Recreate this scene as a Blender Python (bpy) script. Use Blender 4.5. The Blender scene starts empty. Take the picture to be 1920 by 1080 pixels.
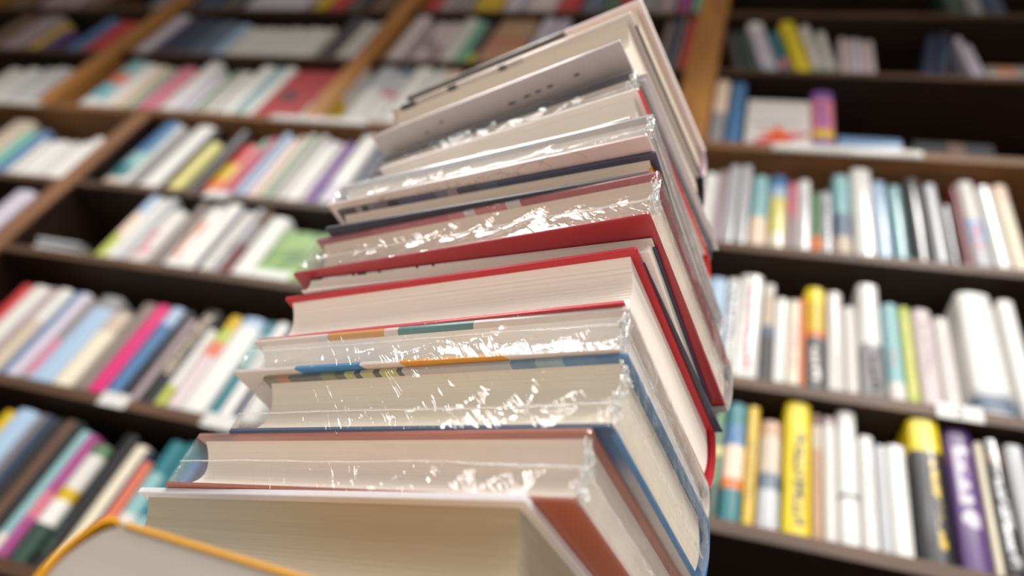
import bpy, math, random
from mathutils import Vector, Matrix, noise as mnoise
random.seed(7)
S = bpy.context.scene
COL = S.collection
# ------------------------------------------------------------------ camera
CAM_H = 0.75                       # lens height above the floor (m)
F_PX = 1308.0
AX = Vector((0.95291331, -0.11812042, 0.27929158))    # wall axis, up and depth in lens space
AY = Vector((0.11920477, -0.70095851, -0.70316954))
AZ = Vector((0.27883049, 0.70335250, -0.65387217))
cd = bpy.data.cameras.new('camera'); cam = bpy.data.objects.new('camera', cd); COL.objects.link(cam)
m = Matrix((AX, AY, AZ)).to_4x4(); m.translation = Vector((0, 0, CAM_H)); cam.matrix_world = m
cd.sensor_width = 36.0; cd.lens = F_PX / 1920 * 36.0; cd.clip_start = 0.01
cd.dof.use_dof = True; cd.dof.focus_distance = 0.365; cd.dof.aperture_fstop = 2.9
S.camera = cam
# ------------------------------------------------------------------ world, lamps, exposure
w = bpy.data.worlds.new('shop_air'); S.world = w; w.use_nodes = True
w.node_tree.nodes['Background'].inputs[0].default_value = (1.0, 0.98, 0.96, 1)
w.node_tree.nodes['Background'].inputs[1].default_value = 0.30
def lamp(name, loc, power, sx, sy, col=(1, 0.975, 0.945), rot=(0, 0, 0), spread=180):
    d = bpy.data.lights.new(name, 'AREA'); d.shape = 'RECTANGLE'; d.size = sx; d.size_y = sy
    d.energy = power; d.color = col; d.spread = math.radians(spread)
    o = bpy.data.objects.new(name, d); COL.objects.link(o); o.location = loc; o.rotation_euler = rot
    return o
CEIL = 3.05
lamp('ceiling_lamp', (0.70, -0.28, CEIL - .05), 24, .35, .85, spread=125)
lamp('ceiling_lamp', (-1.50, -0.24, CEIL - .05), 30, .8, .66, spread=120)
for lx, ly, lp in ((-.3, -1.3, 22), (.7, -1.4, 22), (1.6, -1.2, 52), (-.5, -2.1, 18), (.4, -2.1, 22), (1.4, -2.1, 30)):
    lamp('ceiling_lamp', (lx, ly, CEIL - .05), lp, .22, .22, spread=160)
lamp('ceiling_lamp', (-2.35, -1.05, CEIL - .05), 25, .65, .45, spread=150)
# unseen fill panel, added behind the lens to brighten the stack fronts
lamp('front_fill', (0.9, -3.4, 1.95), 36, 2.4, 1.7, col=(1, .985, .97), rot=(math.radians(90), 0, math.radians(12)))
S.view_settings.view_transform = 'Standard'; S.view_settings.look = 'None'
S.view_settings.gamma = 1.0; S.view_settings.use_curve_mapping = False
S.view_settings.exposure = -0.24

# ------------------------------------------------------------------ helpers
def lin(c):
    r = []
    for v in c[:3]:
        v = v / 255.0
        r.append(v / 12.92 if v <= .04045 else ((v + .055) / 1.055) ** 2.4)
    return (r[0], r[1], r[2], 1.0)
def new_mat(name):
    mt = bpy.data.materials.new(name); mt.use_nodes = True
    nt = mt.node_tree; b = nt.nodes['Principled BSDF']
    return mt, nt, b
def N(nt, t, **kw):
    n = nt.nodes.new(t)
    for k, v in kw.items(): setattr(n, k, v)
    return n
def mth(nt, op, a, b=None):
    n = N(nt, 'ShaderNodeMath', operation=op)
    for i, v in enumerate((a, b)):
        if v is None: continue
        if isinstance(v, (int, float)): n.inputs[i].default_value = v
        else: nt.links.new(v, n.inputs[i])
    return n.outputs[0]
def mixc(nt, fac, a, b):
    n = N(nt, 'ShaderNodeMix', data_type='RGBA')
    for i, v in ((0, fac), (6, a), (7, b)):
        if isinstance(v, (int, float)): n.inputs[i].default_value = v
        elif isinstance(v, tuple): n.inputs[i].default_value = v
        else: nt.links.new(v, n.inputs[i])
    return n.outputs[2]
_cache = {}
def plain(col, rough=.45, coat=0.0, spec=.5, bump=0.0):
    k = ('p', col, rough, coat, spec, bump)
    if k in _cache: return _cache[k]
    mt, nt, b = new_mat('paint'); 
    tc = N(nt, 'ShaderNodeTexCoord'); nz = N(nt, 'ShaderNodeTexNoise'); nz.inputs['Scale'].default_value = 60
    nt.links.new(tc.outputs['Object'], nz.inputs['Vector'])
    c = lin(col); c2 = tuple(min(1, v * .82) for v in c[:3]) + (1,)
    nt.links.new(mixc(nt, mth(nt, 'MULTIPLY', nz.outputs[0], .5), c, c2), b.inputs['Base Color'])
    b.inputs['Roughness'].default_value = rough; b.inputs['Coat Weight'].default_value = coat
    b.inputs['Coat Roughness'].default_value = .08; b.inputs['Specular IOR Level'].default_value = spec
    _cache[k] = mt; return mt
def wood(name, c1, c2, scale=(3, 30, 30), rough=.5):
    mt, nt, b = new_mat(name)
    tc = N(nt, 'ShaderNodeTexCoord'); mp = N(nt, 'ShaderNodeMapping'); mp.inputs['Scale'].default_value = scale
    nz = N(nt, 'ShaderNodeTexNoise'); nz.inputs['Scale'].default_value = 1.6; nz.inputs['Detail'].default_value = 6; nz.inputs['Distortion'].default_value = .6
    nt.links.new(tc.outputs['Object'], mp.inputs[0]); nt.links.new(mp.outputs[0], nz.inputs['Vector'])
    rp = N(nt, 'ShaderNodeValToRGB'); rp.color_ramp.elements[0].position = .3; rp.color_ramp.elements[1].position = .7
    rp.color_ramp.elements[0].color = lin(c1); rp.color_ramp.elements[1].color = lin(c2)
    nt.links.new(nz.outputs[0], rp.inputs[0]); nt.links.new(rp.outputs[0], b.inputs['Base Color'])
    bp = N(nt, 'ShaderNodeBump'); bp.inputs['Strength'].default_value = .15; bp.inputs['Distance'].default_value = .002
    nt.links.new(nz.outputs[0], bp.inputs['Height']); nt.links.new(bp.outputs[0], b.inputs['Normal'])
    b.inputs['Roughness'].default_value = rough
    return mt
def pages(col, lines=.35, fine=900.0):
    """paper edge of a text block: fine leaf lines running along the block"""
    k = ('pg', col, lines, fine)
    if k in _cache: return _cache[k]
    mt, nt, b = new_mat('paper_edge')
    tc = N(nt, 'ShaderNodeTexCoord'); mp = N(nt, 'ShaderNodeMapping'); mp.inputs['Scale'].default_value = (5, 5, fine)
    nz = N(nt, 'ShaderNodeTexNoise'); nz.inputs['Scale'].default_value = 1; nz.inputs['Detail'].default_value = 3
    nt.links.new(tc.outputs['Object'], mp.inputs[0]); nt.links.new(mp.outputs[0], nz.inputs['Vector'])
    c = lin(col); c2 = tuple(v * (1 - lines) for v in c[:3]) + (1,)
    rp = N(nt, 'ShaderNodeValToRGB'); rp.color_ramp.elements[0].position = .3; rp.color_ramp.elements[1].position = .62
    rp.color_ramp.elements[0].color = c2; rp.color_ramp.elements[1].color = c
    nt.links.new(nz.outputs[0], rp.inputs[0]); nt.links.new(rp.outputs[0], b.inputs['Base Color'])
    bp = N(nt, 'ShaderNodeBump'); bp.inputs['Strength'].default_value = .25; bp.inputs['Distance'].default_value = .0006
    nt.links.new(nz.outputs[0], bp.inputs['Height']); nt.links.new(bp.outputs[0], b.inputs['Normal'])
    b.inputs['Roughness'].default_value = .75; b.inputs['Specular IOR Level'].default_value = .25
    _cache[k] = mt; return mt
def bands(stops, axis, length, offset=0.0, rough=.35, coat=.3, slant=0.0, grain=.12, marks=None, smooth=False):
    """printed cover: flat colour fields along one axis of the thing itself (metres), optional lettering marks
    marks = (colour, cross axis centre, half width, z from, z to, cell size)"""
    mt, nt, b = new_mat('printed_cover')
    tc = N(nt, 'ShaderNodeTexCoord'); sp = N(nt, 'ShaderNodeSeparateXYZ'); nt.links.new(tc.outputs['Object'], sp.inputs[0])
    v = sp.outputs['XYZ'.index(axis)]
    if slant: v = mth(nt, 'ADD', v, mth(nt, 'MULTIPLY', sp.outputs['XYZ'.index('Y' if axis == 'X' else 'X')], slant))
    v = mth(nt, 'DIVIDE', mth(nt, 'ADD', v, offset), length)
    rp = N(nt, 'ShaderNodeValToRGB'); cr = rp.color_ramp; cr.interpolation = 'EASE' if smooth else 'CONSTANT'
    st = sorted(stops); cr.elements[0].position = 0; cr.elements[0].color = lin(st[0][1])
    cr.elements.remove(cr.elements[1])
    for p, c in st[1:]:
        e = cr.elements.new(p); e.color = lin(c)
    nt.links.new(v, rp.inputs[0]); col = rp.outputs[0]
    nz = N(nt, 'ShaderNodeTexNoise'); nz.inputs['Scale'].default_value = 90; nz.inputs['Detail'].default_value = 4
    nt.links.new(tc.outputs['Object'], nz.inputs['Vector'])
    if grain:
        col = mixc(nt, mth(nt, 'MULTIPLY', nz.outputs[0], grain), col, (.05, .045, .04, 1))
    if marks:
        mc, xc, hw, z0, z1, cell = marks
        n2 = N(nt, 'ShaderNodeTexNoise'); n2.inputs['Scale'].default_value = 1 / cell; n2.inputs['Detail'].default_value = 0
        nt.links.new(tc.outputs['Object'], n2.inputs['Vector'])
        on = mth(nt, 'GREATER_THAN', n2.outputs[0], .47)
        ax = mth(nt, 'LESS_THAN', mth(nt, 'ABSOLUTE', mth(nt, 'SUBTRACT', sp.outputs[0], xc)), hw)
        zz = mth(nt, 'MULTIPLY', mth(nt, 'GREATER_THAN', sp.outputs[2], z0), mth(nt, 'LESS_THAN', sp.outputs[2], z1))
        col = mixc(nt, mth(nt, 'MULTIPLY', mth(nt, 'MULTIPLY', on, ax), zz), col, lin(mc))
    nt.links.new(col, b.inputs['Base Color'])
    b.inputs['Roughness'].default_value = rough; b.inputs['Coat Weight'].default_value = coat; b.inputs['Coat Roughness'].default_value = .1
    return mt
def film_mat():
    mt = bpy.data.materials.new('shrink_film'); mt.use_nodes = True; nt = mt.node_tree; nt.nodes.clear()
    out = N(nt, 'ShaderNodeOutputMaterial'); tr = N(nt, 'ShaderNodeBsdfTransparent'); gl = N(nt, 'ShaderNodeBsdfGlossy')
    gl.inputs['Roughness'].default_value = .07; tr.inputs[0].default_value = (.99, .99, .99, 1)
    lw = N(nt, 'ShaderNodeFresnel'); lw.inputs['IOR'].default_value = 1.4
    tc = N(nt, 'ShaderNodeTexCoord')
    m0 = N(nt, 'ShaderNodeMapping'); m0.inputs['Rotation'].default_value = (0, .75, 0)
    mp = N(nt, 'ShaderNodeMapping'); mp.inputs['Scale'].default_value = (150, 60, 26)
    nz = N(nt, 'ShaderNodeTexNoise'); nz.inputs['Scale'].default_value = 1.0; nz.inputs['Detail'].default_value = 3; nz.inputs['Distortion'].default_value = .8
    nt.links.new(tc.outputs['Object'], m0.inputs[0]); nt.links.new(m0.outputs[0], mp.inputs[0]); nt.links.new(mp.outputs[0], nz.inputs['Vector'])
    bp = N(nt, 'ShaderNodeBump'); bp.inputs['Strength'].default_value = .5; bp.inputs['Distance'].default_value = .0022
    nt.links.new(nz.outputs[0], bp.inputs['Height'])
    nt.links.new(bp.outputs[0], gl.inputs['Normal']); nt.links.new(bp.outputs[0], lw.inputs['Normal'])
    fac = mth(nt, 'MINIMUM', mth(nt, 'ADD', mth(nt, 'MULTIPLY', lw.outputs[0], 1.0), .015), .24)
    mx = N(nt, 'ShaderNodeMixShader'); nt.links.new(fac, mx.inputs[0]); nt.links.new(tr.outputs[0], mx.inputs[1]); nt.links.new(gl.outputs[0], mx.inputs[2])
    df = N(nt, 'ShaderNodeBsdfDiffuse'); df.inputs[0].default_value = (.85, .85, .83, 1)
    m2 = N(nt, 'ShaderNodeMixShader'); m2.inputs[0].default_value = .05
    nt.links.new(mx.outputs[0], m2.inputs[1]); nt.links.new(df.outputs[0], m2.inputs[2]); nt.links.new(m2.outputs[0], out.inputs[0])
    return mt
def seam_mat():
    mt = bpy.data.materials.new('welded_film'); mt.use_nodes = True; nt = mt.node_tree; b = nt.nodes['Principled BSDF']
    b.inputs['Base Color'].default_value = (.86, .86, .84, 1); b.inputs['Roughness'].default_value = .12; b.inputs['Coat Weight'].default_value = .6
    tc = N(nt, 'ShaderNodeTexCoord'); nz = N(nt, 'ShaderNodeTexNoise'); nz.inputs['Scale'].default_value = 260
    nt.links.new(tc.outputs['Object'], nz.inputs['Vector']); bp = N(nt, 'ShaderNodeBump'); bp.inputs['Strength'].default_value = .5; bp.inputs['Distance'].default_value = .002
    nt.links.new(nz.outputs[0], bp.inputs['Height']); nt.links.new(bp.outputs[0], b.inputs['Normal'])
    nt.links.new(mth(nt, 'ADD', mth(nt, 'MULTIPLY', nz.outputs[0], .5), .25), b.inputs['Alpha'])
    return mt
FILM = film_mat(); SEAM = seam_mat()

class MB:
    def __init__(s): s.v = []; s.f = []
    def box(s, x0, x1, y0, y1, z0, z1):
        b = len(s.v)
        s.v += [(x, y, z) for z in (z0, z1) for y in (y0, y1) for x in (x0, x1)]
        s.f += [tuple(b + i for i in q) for q in ((0, 2, 3, 1), (4, 5, 7, 6), (0, 1, 5, 4), (2, 6, 7, 3), (0, 4, 6, 2), (1, 3, 7, 5))]
        return s
    def prism(s, poly, axis, a0, a1, n=1):
        """extrude a polygon (list of 2-d points) along an axis"""
        b = len(s.v); k = len(poly)
        for i in range(n + 1):
            a = a0 + (a1 - a0) * i / n
            for p, q in poly:
                s.v.append((a, p, q) if axis == 'x' else (p, a, q) if axis == 'y' else (p, q, a))
        s.f.append(tuple(b + i for i in range(k))[::-1]); s.f.append(tuple(b + n * k + i for i in range(k)))
        for i in range(n):
            for j in range(k):
                j2 = (j + 1) % k; s.f.append((b + i * k + j, b + i * k + j2, b + (i + 1) * k + j2, b + (i + 1) * k + j))
        return s
    def grid(s, rows):
        b = len(s.v); n = len(rows[0])
        for r in rows: s.v += r
        for i in range(len(rows) - 1):
            for j in range(n - 1):
                s.f.append((b + i * n + j, b + i * n + j + 1, b + (i + 1) * n + j + 1, b + (i + 1) * n + j))
        return s
    def tube(s, pts, r, k=5):
        b = len(s.v); n = len(pts)
        for i, p in enumerate(pts):
            p = Vector(p); t = (Vector(pts[min(i + 1, n - 1)]) - Vector(pts[max(i - 1, 0)])).normalized()
            a = t.cross(Vector((.3, .2, 1))).normalized(); c = t.cross(a)
            rr = r[i] if isinstance(r, list) else r
            for j in range(k):
                th = 2 * math.pi * j / k; s.v.append(tuple(p + (a * math.cos(th) + c * math.sin(th)) * rr))
        for i in range(n - 1):
            for j in range(k):
                s.f.append((b + i * k + j, b + i * k + (j + 1) % k, b + (i + 1) * k + (j + 1) % k, b + (i + 1) * k + j))
        s.f.append(tuple(b + j for j in range(k))[::-1]); s.f.append(tuple(b + (n - 1) * k + j for j in range(k)))
        return s
    def build(s, name, mat, parent=None, smooth=False, bevel=0.0):
        me = bpy.data.meshes.new(name); me.from_pydata(s.v, [], s.f); me.update()
        import bmesh
        bm = bmesh.new(); bm.from_mesh(me); bmesh.ops.recalc_face_normals(bm, faces=bm.faces); bm.to_mesh(me); bm.free()
        if smooth:
            for p in me.polygons: p.use_smooth = True
            try: me.set_sharp_from_angle(angle=math.radians(38))
            except Exception: pass
        o = bpy.data.objects.new(name, me); me.materials.append(mat); COL.objects.link(o)
        if parent: o.parent = parent
        if bevel:
            md = o.modifiers.new('bevel', 'BEVEL'); md.width = bevel; md.segments = 2; md.limit_method = 'ANGLE'
        return o
def thing(name, label, cat, loc=(0, 0, 0), rz=0.0, group=None):
    o = bpy.data.objects.new(name, None); COL.objects.link(o); o.empty_display_size = .05
    o.location = loc; o.rotation_euler = (0, 0, rz); o['label'] = label; o['category'] = cat
    if group: o['group'] = group
    return o
def tag(o, label, cat, group=None):
    o['label'] = label; o['category'] = cat
    if group: o['group'] = group
    return o
# pixel of the photograph -> point at a known real depth (a survey of the shelf wall)
def ray(px, py):
    c = Vector((px - 960, -(py - 540), -F_PX)); return Vector((AX.dot(c), AY.dot(c), AZ.dot(c)))
def at(px, py, Y):
    r = ray(px, py) * (Y / ray(px, py).y); return Vector((r.x, r.y, r.z + CAM_H))
def pix(P):
    P = Vector(P) - Vector((0, 0, CAM_H)); c = AX * P.x + AY * P.y + AZ * P.z
    return 960 + c.x / -c.z * F_PX, 540 - c.y / -c.z * F_PX
def shelf_x(px, z, Y):
    """X of a point seen at column px on the line Y, z"""
    r0, r1 = ray(px, 0), ray(px, 1) - ray(px, 0); k = (z - CAM_H) / Y
    y = (k * r0.y - r0.z) / (r1.z - k * r1.y); return at(px, y, Y).x
def top_z(py, X, Y, z0):
    lo, hi = z0 + .005, z0 + .6
    for _ in range(40):
        mid = (lo + hi) / 2
        if pix((X, Y, mid))[1] > py: lo = mid
        else: hi = mid
    return lo
# ------------------------------------------------------------------ setting
M_SHELF = wood('dark_shelf_wood', (30, 18, 12), (50, 31, 20))
M_EDGE = wood('worn_shelf_edge', (66, 44, 29), (104, 73, 49))
M_UP = wood('honey_oak', (150, 96, 42), (196, 136, 66), scale=(40, 40, 3))
M_UPL = wood('brown_oak', (112, 76, 50), (150, 106, 72), scale=(40, 40, 3))
M_BACK = wood('dark_back_board', (20, 12, 9), (30, 18, 13), scale=(20, 20, 2))
WALL_Y = 0.90                       # front plane of the bookcases
DEPTH = 0.23
def struct(name, mb, mat):
    o = mb.build(name, mat); o['kind'] = 'structure'; return o
struct('floor', MB().box(-4, 3, -4, 1.4, -.05, 0), wood('floor_boards', (120, 114, 108), (148, 142, 134)))
struct('wall_back', MB().box(-4, 3, WALL_Y + DEPTH + .04, WALL_Y + DEPTH + .14, 0, CEIL), plain((150, 140, 128), .8))
struct('ceiling', MB().box(-4, 3, -4, 1.4, CEIL, CEIL + .1), plain((214, 208, 200), .9))
# shelf heights above the floor
Z = {k: v + CAM_H for k, v in dict(S1=1.989, S2=1.672, S3=1.342, S4=1.022, S5L=.783, S5R=.711, S6=.468, S7=.182).items()}
T_SH = .020
def plank(parent, x0, x1, zt, y0=WALL_Y, th=T_SH):
    o = MB().box(x0, x1, y0 + .004, WALL_Y + DEPTH, zt - th, zt).build('shelf', M_SHELF, parent)
    MB().box(x0, x1, y0, y0 + .004, zt - th, zt).build('front_edge', M_EDGE, o)
    return o
XL, XR = -3.0, 0.95
up = thing('bookcase', 'upper wall bookcase with golden oak uprights above the ledge', 'bookcase', (0, 0, 0))
ups = [(-2.96, -2.90), (-1.995, -1.928), (-1.080, -1.022), (-.138, -.062), (.88, .95)]
ZT = 2.98
for x0, x1 in ups:
    MB().box(x0, x1, WALL_Y - .004, WALL_Y + DEPTH, Z['S3'], ZT).build('upright', M_UP, up, bevel=.002)
for (a, b), (c, d) in zip(ups, ups[1:]):
    for s in ('S1', 'S2'): plank(up, b, c, Z[s], WALL_Y + .004)
MB().box(XL, XR, WALL_Y + DEPTH, WALL_Y + DEPTH + .015, Z['S3'], ZT).build('back_panel', M_BACK, up)
MB().box(XL, XR, WALL_Y, WALL_Y + DEPTH, ZT, ZT + .03).build('top_board', M_SHELF, up)
lo = thing('bookcase', 'lower wall bookcase of dark brown shelves under the ledge', 'bookcase', (0, 0, 0))
lups = [(-3.0, -2.94), (-1.595, -1.54), (-.42, -.36), (.88, .95)]
for i, (x0, x1) in enumerate(lups):
    u_ = MB().box(x0, x1, WALL_Y + .004, WALL_Y + DEPTH, 0, Z['S3'] - .026).build('upright', M_SHELF, lo)
    MB().box(x0, x1, WALL_Y - .002, WALL_Y + .004, 0, Z['S3'] - .026).build('front_edge', M_UPL, u_)
for i, ((a, b), (c, d)) in enumerate(zip(lups, lups[1:])):
    for s in ('S4', 'S5R' if i == 2 else 'S5L', 'S6', 'S7'):
        plank(lo, b, c, Z[s] - (.06 if (i == 0 and s == 'S5L') else 0))
    MB().box(b, c, WALL_Y + .01, WALL_Y + .03, .06, Z['S7'] - T_SH).build('base_panel', M_SHELF, lo)
led = MB().box(XL, XR, WALL_Y - .005, WALL_Y + DEPTH, Z['S3'] - .026, Z['S3']).build('ledge', wood('ledge_wood', (104, 68, 38), (150, 104, 62)), lo, bevel=.003)
MB().box(XL, XR, WALL_Y + DEPTH, WALL_Y + DEPTH + .015, 0, Z['S3'] - .026).build('back_panel', M_BACK, lo)

# ------------------------------------------------------------------ table under the stack
TBL = CAM_H + .014
tb = thing('table', 'display table carrying the tall stack of books', 'table', (-.1, .42, 0))
MB().box(-.6, .6, -.30, .26, TBL - .03, TBL).build('table_top', plain((206, 200, 192), .5), tb, bevel=.003)
for sx in (-.55, .55):
    for sy in (-.25, .21):
        MB().box(sx - .025, sx + .025, sy - .025, sy + .025, 0, TBL - .03).build('leg', M_SHELF, tb)

# ------------------------------------------------------------------ books of the stack
def stack_book(label, zb, T, TR, yaw, L, W, mats, name='hardcover_book', board=.0026, inset=.0042, concave=.35, spine_bulge=.007, ribs=0.0, soft=False, shear=0.0):
    """local frame: x along the fore edge, y from fore edge (0) to spine (W), z up from the lower board"""
    a = math.radians(yaw); u = Vector((math.cos(a), math.sin(a), 0)); 
    base = Vector((TR[0], TR[1], 0)) - u * (L / 2); base.z = zb + CAM_H
    t = thing(name, label, 'book', base, a, 'books piled in the tall stack')
    top_m, bot_m, spine_m, page_m = mats
    b = board; h = L / 2
    gap = .006 if not soft else 0
    MB().box(-h, h, shear, W - gap, 0, b).build('bottom_board', bot_m, t, bevel=.0005)
    MB().box(-h, h, 0, W - gap, T - b, T).build('top_board', top_m, t, bevel=.0005)
    # spine: a curved shell from board to board, with its own thickness
    n = 12; outer = []; inner = []; sh = b * .75
    for i in range(n + 1):
        s = i / n; z = T * s; y = W + spine_bulge * math.sin(math.pi * s) ** .8
        outer.append((y, z))
        inner.append((y - sh, min(max(z, sh), T - sh)))
    poly = [(W - gap - .002, 0)] + outer + [(W - gap - .002, T), (W - gap - .002, T - sh * .9)] + inner[::-1] + [(W - gap - .002, sh * .9)]
    MB().prism(poly, 'x', -h, h).build('spine', spine_m, t, smooth=True)
    # text block with hollow fore edge and round back
    n = 88 if ribs else 14; c = min(T * concave, .011); z0, z1 = b, T - b
    front = []; back = []
    for i in range(n + 1):
        s = i / n; z = z0 + (z1 - z0) * s; k = math.sin(math.pi * s) ** .9
        front.append((inset + shear * (1 - s) + c * k + ribs * math.sin(2 * math.pi * 18 * s) * (.6 + .4 * math.sin(31 * s)), z)); back.append((W - sh - .0015 + (spine_bulge - .001) * k * .9 - .004 * (1 - k), z))
    MB().prism(front + back[::-1], 'x', -h + inset, h - inset).build('page_block', page_m, t, smooth=True)
    t['dims'] = 0
    del t['dims']
    return t
def wrap(t, L, W, T, seed=0, seam=.5, crimp=True, amp=.0011, pull=.0035, slope=0.0):
    """heat-shrunk film sleeve: wrinkled skin round the four sides, welded seam, crumpled corner"""
    rnd = random.Random(seed); h = L / 2 + .0007; y0 = -.0008; y1 = W + .0085; r = .003
    path = []
    def seg(p, q, n):
        for i in range(n): path.append((p[0] + (q[0] - p[0]) * i / n, p[1] + (q[1] - p[1]) * i / n))
    seg((h, y1 - .012), (h, y0 + r), 44); seg((h, y0 + r), (h - r * .3, y0 + r * .3), 2); seg((h - r * .3, y0 + r * .3), (h - r, y0), 2)
    seg((h - r, y0), (-h + r, y0), 90); seg((-h + r, y0), (-h + r * .3, y0 + r * .3), 2); seg((-h + r * .3, y0 + r * .3), (-h, y0 + r), 2)
    seg((-h, y0 + r), (-h, y1 - .012), 44); seg((-h, y1 - .012), (-h + .012, y1), 3); seg((-h + .012, y1), (h - .012, y1), 40); seg((h - .012, y1), (h, y1 - .012), 3)
    path.append(path[0]); cx, cy = 0, W / 2; rows = []; nz = 10
    for k in range(nz + 1):
        f = k / nz; row = []
        for i, (x, y) in enumerate(path):
            env = math.sin(math.pi * f)
            s = i * .0028; nse = mnoise.noise(Vector((s * 32 + seed * 7, f * 1.3 + s * 9, seed)))
            rip = math.sin((s * 210 + f * 5.5 + 2.2 * nse)) * (.35 + .65 * max(0, mnoise.noise(Vector((s * 14, seed * 3.1, 2)))))
            d = -pull * env ** 1.4 + amp * env * (nse * 1.6 + rip * .7)
            onfront = abs(y - y0) < 1e-4; onside = abs(abs(x) - h) < 1e-4
            if onfront: row.append((x, y - d + slope * (1 - f), T * f))
            elif onside: row.append((x + math.copysign(min(d + pull * .55 * env, .0006), x), y, T * f))
            else: row.append((x, y, T * f))
        rows.append(row)
    fl = MB().grid(rows).build('shrink_wrap', FILM, t, smooth=True)
    if seam:
        pts = []; rr = []
        for i in range(120):
            f = i / 119; x = -h + 2 * h * f
            z = T * (seam + .06 * mnoise.noise(Vector((x * 12, seed, 0)))) + .0003 * math.sin(i * 1.9) * (f > .72)
            pts.append((x, y0 + slope * (1 - seam) + pull * .85 * math.sin(math.pi * seam) - .0006 + .0006 * mnoise.noise(Vector((x * 60, seed, 3))), z)); rr.append(.00032 + .0002 * abs(mnoise.noise(Vector((x * 160, seed, 5)))) + (.00025 if f > .8 else 0))
        MB().tube(pts, rr, 5).build('seam', SEAM, fl, smooth=True)
    if crimp:
        mb = MB()
        for q in range(26):
            a0 = rnd.uniform(.12, .9); pts = []
            x, y, z = h - rnd.uniform(-.0004, .003), y0 + rnd.uniform(-.001, .004), T * a0
            for i in range(9):
                pts.append((x, y, min(max(z, .001), T - .001)))
                x += rnd.uniform(-.0006, .0006); y += rnd.uniform(.0001, .0013); z += rnd.uniform(-.0022, .0018)
            mb.tube(pts, [rnd.uniform(.00025, .00075) for _ in pts], 5)
        pts = []; rr = []                                  # welded edge running back along the side
        for i in range(70):
            f = i / 69; pts.append((h + .0004 + .0004 * rnd.random(), y0 + .002 + (W - .01) * f, T * (.45 - .12 * f) + rnd.uniform(-.0006, .0006)))
            rr.append((.00035 + .0004 * rnd.random() ** 2) if rnd.random() > .2 else .00015)
        mb.tube(pts, rr, 5)
        mb.build('crimped_corner', SEAM, fl, smooth=True)
    return fl
def box_part(t, name, mat, *b, bevel=0.0): return MB().box(*b).build(name, mat, t, bevel=bevel)
PG = pages((238, 226, 213), .10, 1500.); PGW = pages((242, 236, 229), .08, 1500.); PGB = pages((234, 222, 203), .10, 1500.); PGL = pages((240, 230, 219), .10, 1500.); PGT = pages((232, 216, 200), .10, 1500.)

# -- bottom book of the pile, white jacket
L, W, T = .257, .165, .058
white = bands([(0, (216, 216, 220)), (.3, (196, 194, 204)), (.5, (210, 208, 214))], 'X', L, L / 2, smooth=True, coat=.4)
b14 = stack_book('thick white-jacketed book with bare pages, lowest white book of the stack', .122 - T, T, (-.0605, .2460), -20.5, L, W, (white, white, white, pages((168, 158, 140), .10, 900.)), board=.0034, inset=.005)  # page colour darkened to stand in for shade low on the stack
# -- rust brown wrapped book
L, W, T = .250, .16, .034
rust = bands([(0, (168, 96, 80)), (.08, (120, 74, 66)), (.16, (176, 104, 84)), (.42, (164, 82, 58)), (.7, (172, 90, 70)), (.9, (158, 78, 48))], 'X', L, L / 2, smooth=True)
b13 = stack_book('shrink-wrapped book with rust-brown boards, resting on the lowest white book', .122, T, (-.0415, .2452), -18.6, L, W, (rust, plain((146, 70, 42), .4, .3), rust, PG))
wrap(b13, L, W, T, 1, .48, pull=.0016)
# -- blue-topped wrapped book
L, W, T = .231, .146, .040
bl_top = bands([(0, (120, 112, 70)), (.05, (176, 108, 60)), (.09, (70, 72, 66)), (.2, (120, 118, 64)), (.25, (60, 62, 60)), (.28, (176, 172, 96)), (.31, (44, 48, 50)), (.33, (186, 180, 120)), (.37, (50, 52, 52)), (.39, (190, 184, 110)), (.44, (60, 60, 60)), (.455, (190, 182, 178)), (.68, (178, 180, 186)), (.74, (92, 128, 160)), (.80, (140, 164, 180)), (.86, (66, 118, 160)), (.93, (44, 104, 152))], 'X', L, L / 2)
b12 = stack_book('shrink-wrapped thick book with sky-blue boards and a mottled green-and-grey front edge', .156, T, (-.034, .243), -18.2, L, W, (bl_top, bands([(0, (34, 62, 100)), (.12, (40, 84, 128)), (.30, (150, 150, 156)), (.6, (176, 170, 168))], 'Y', W, 0, smooth=True), plain((40, 108, 160), .3, .4), PGB))
box_part(b12, 'blue_rim', plain((52, 110, 156), .35, .3), L / 2 - .0016, L / 2 + .0003, .004, W - .008, -.0001, .0024)
wrap(b12, L, W, T, 2, .30, amp=.0014, pull=.0016)
# -- white / orange / teal patterned wrapped book
L, W, T = .251, .157, .027
CRM = (214, 200, 192)
pat_top = bands([(0, CRM), (.22, (200, 196, 200)), (.25, (206, 142, 48)), (.42, CRM), (.46, (46, 116, 116)), (.66, CRM)], 'X', L, L / 2, slant=.5)
pat_bot = bands([(0, CRM), (.205, (52, 124, 176)), (.40, CRM), (.51, (212, 146, 40)), (.765, CRM)], 'X', L, L / 2, slant=-.9)
b11 = stack_book('shrink-wrapped cream book with orange, teal and blue shapes, under the bright red hardcover', .196, T, (-.038, .242), -17.6, L, W, (pat_top, pat_bot, bands([(0, CRM), (.4, (204, 92, 70)), (.7, CRM)], 'X', L, L / 2), PGW))
wrap(b11, L, W, T, 3, .62, amp=.0014, pull=.002)
# -- the sharp bright red hardcover
L, W, T = .250, .163, .0405
red = plain((178, 22, 36), .42, .1)
b10 = stack_book('bright red hardcover with ribbed cream pages and navy jacket, mid stack', .223, T, (-.041, .241), -18.4, L, W, (red, red, red, PGL), concave=.30, ribs=.00022)
navy = plain((44, 58, 76), .4, .2)
MB().prism([(-L / 2 + .002, .012), (L / 2 + .0004, .012), (L / 2 + .0048, W - .002), (-L / 2 + .004, W - .002)], 'z', T - .0006, T + .0006).build('jacket', navy, b10)
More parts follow.
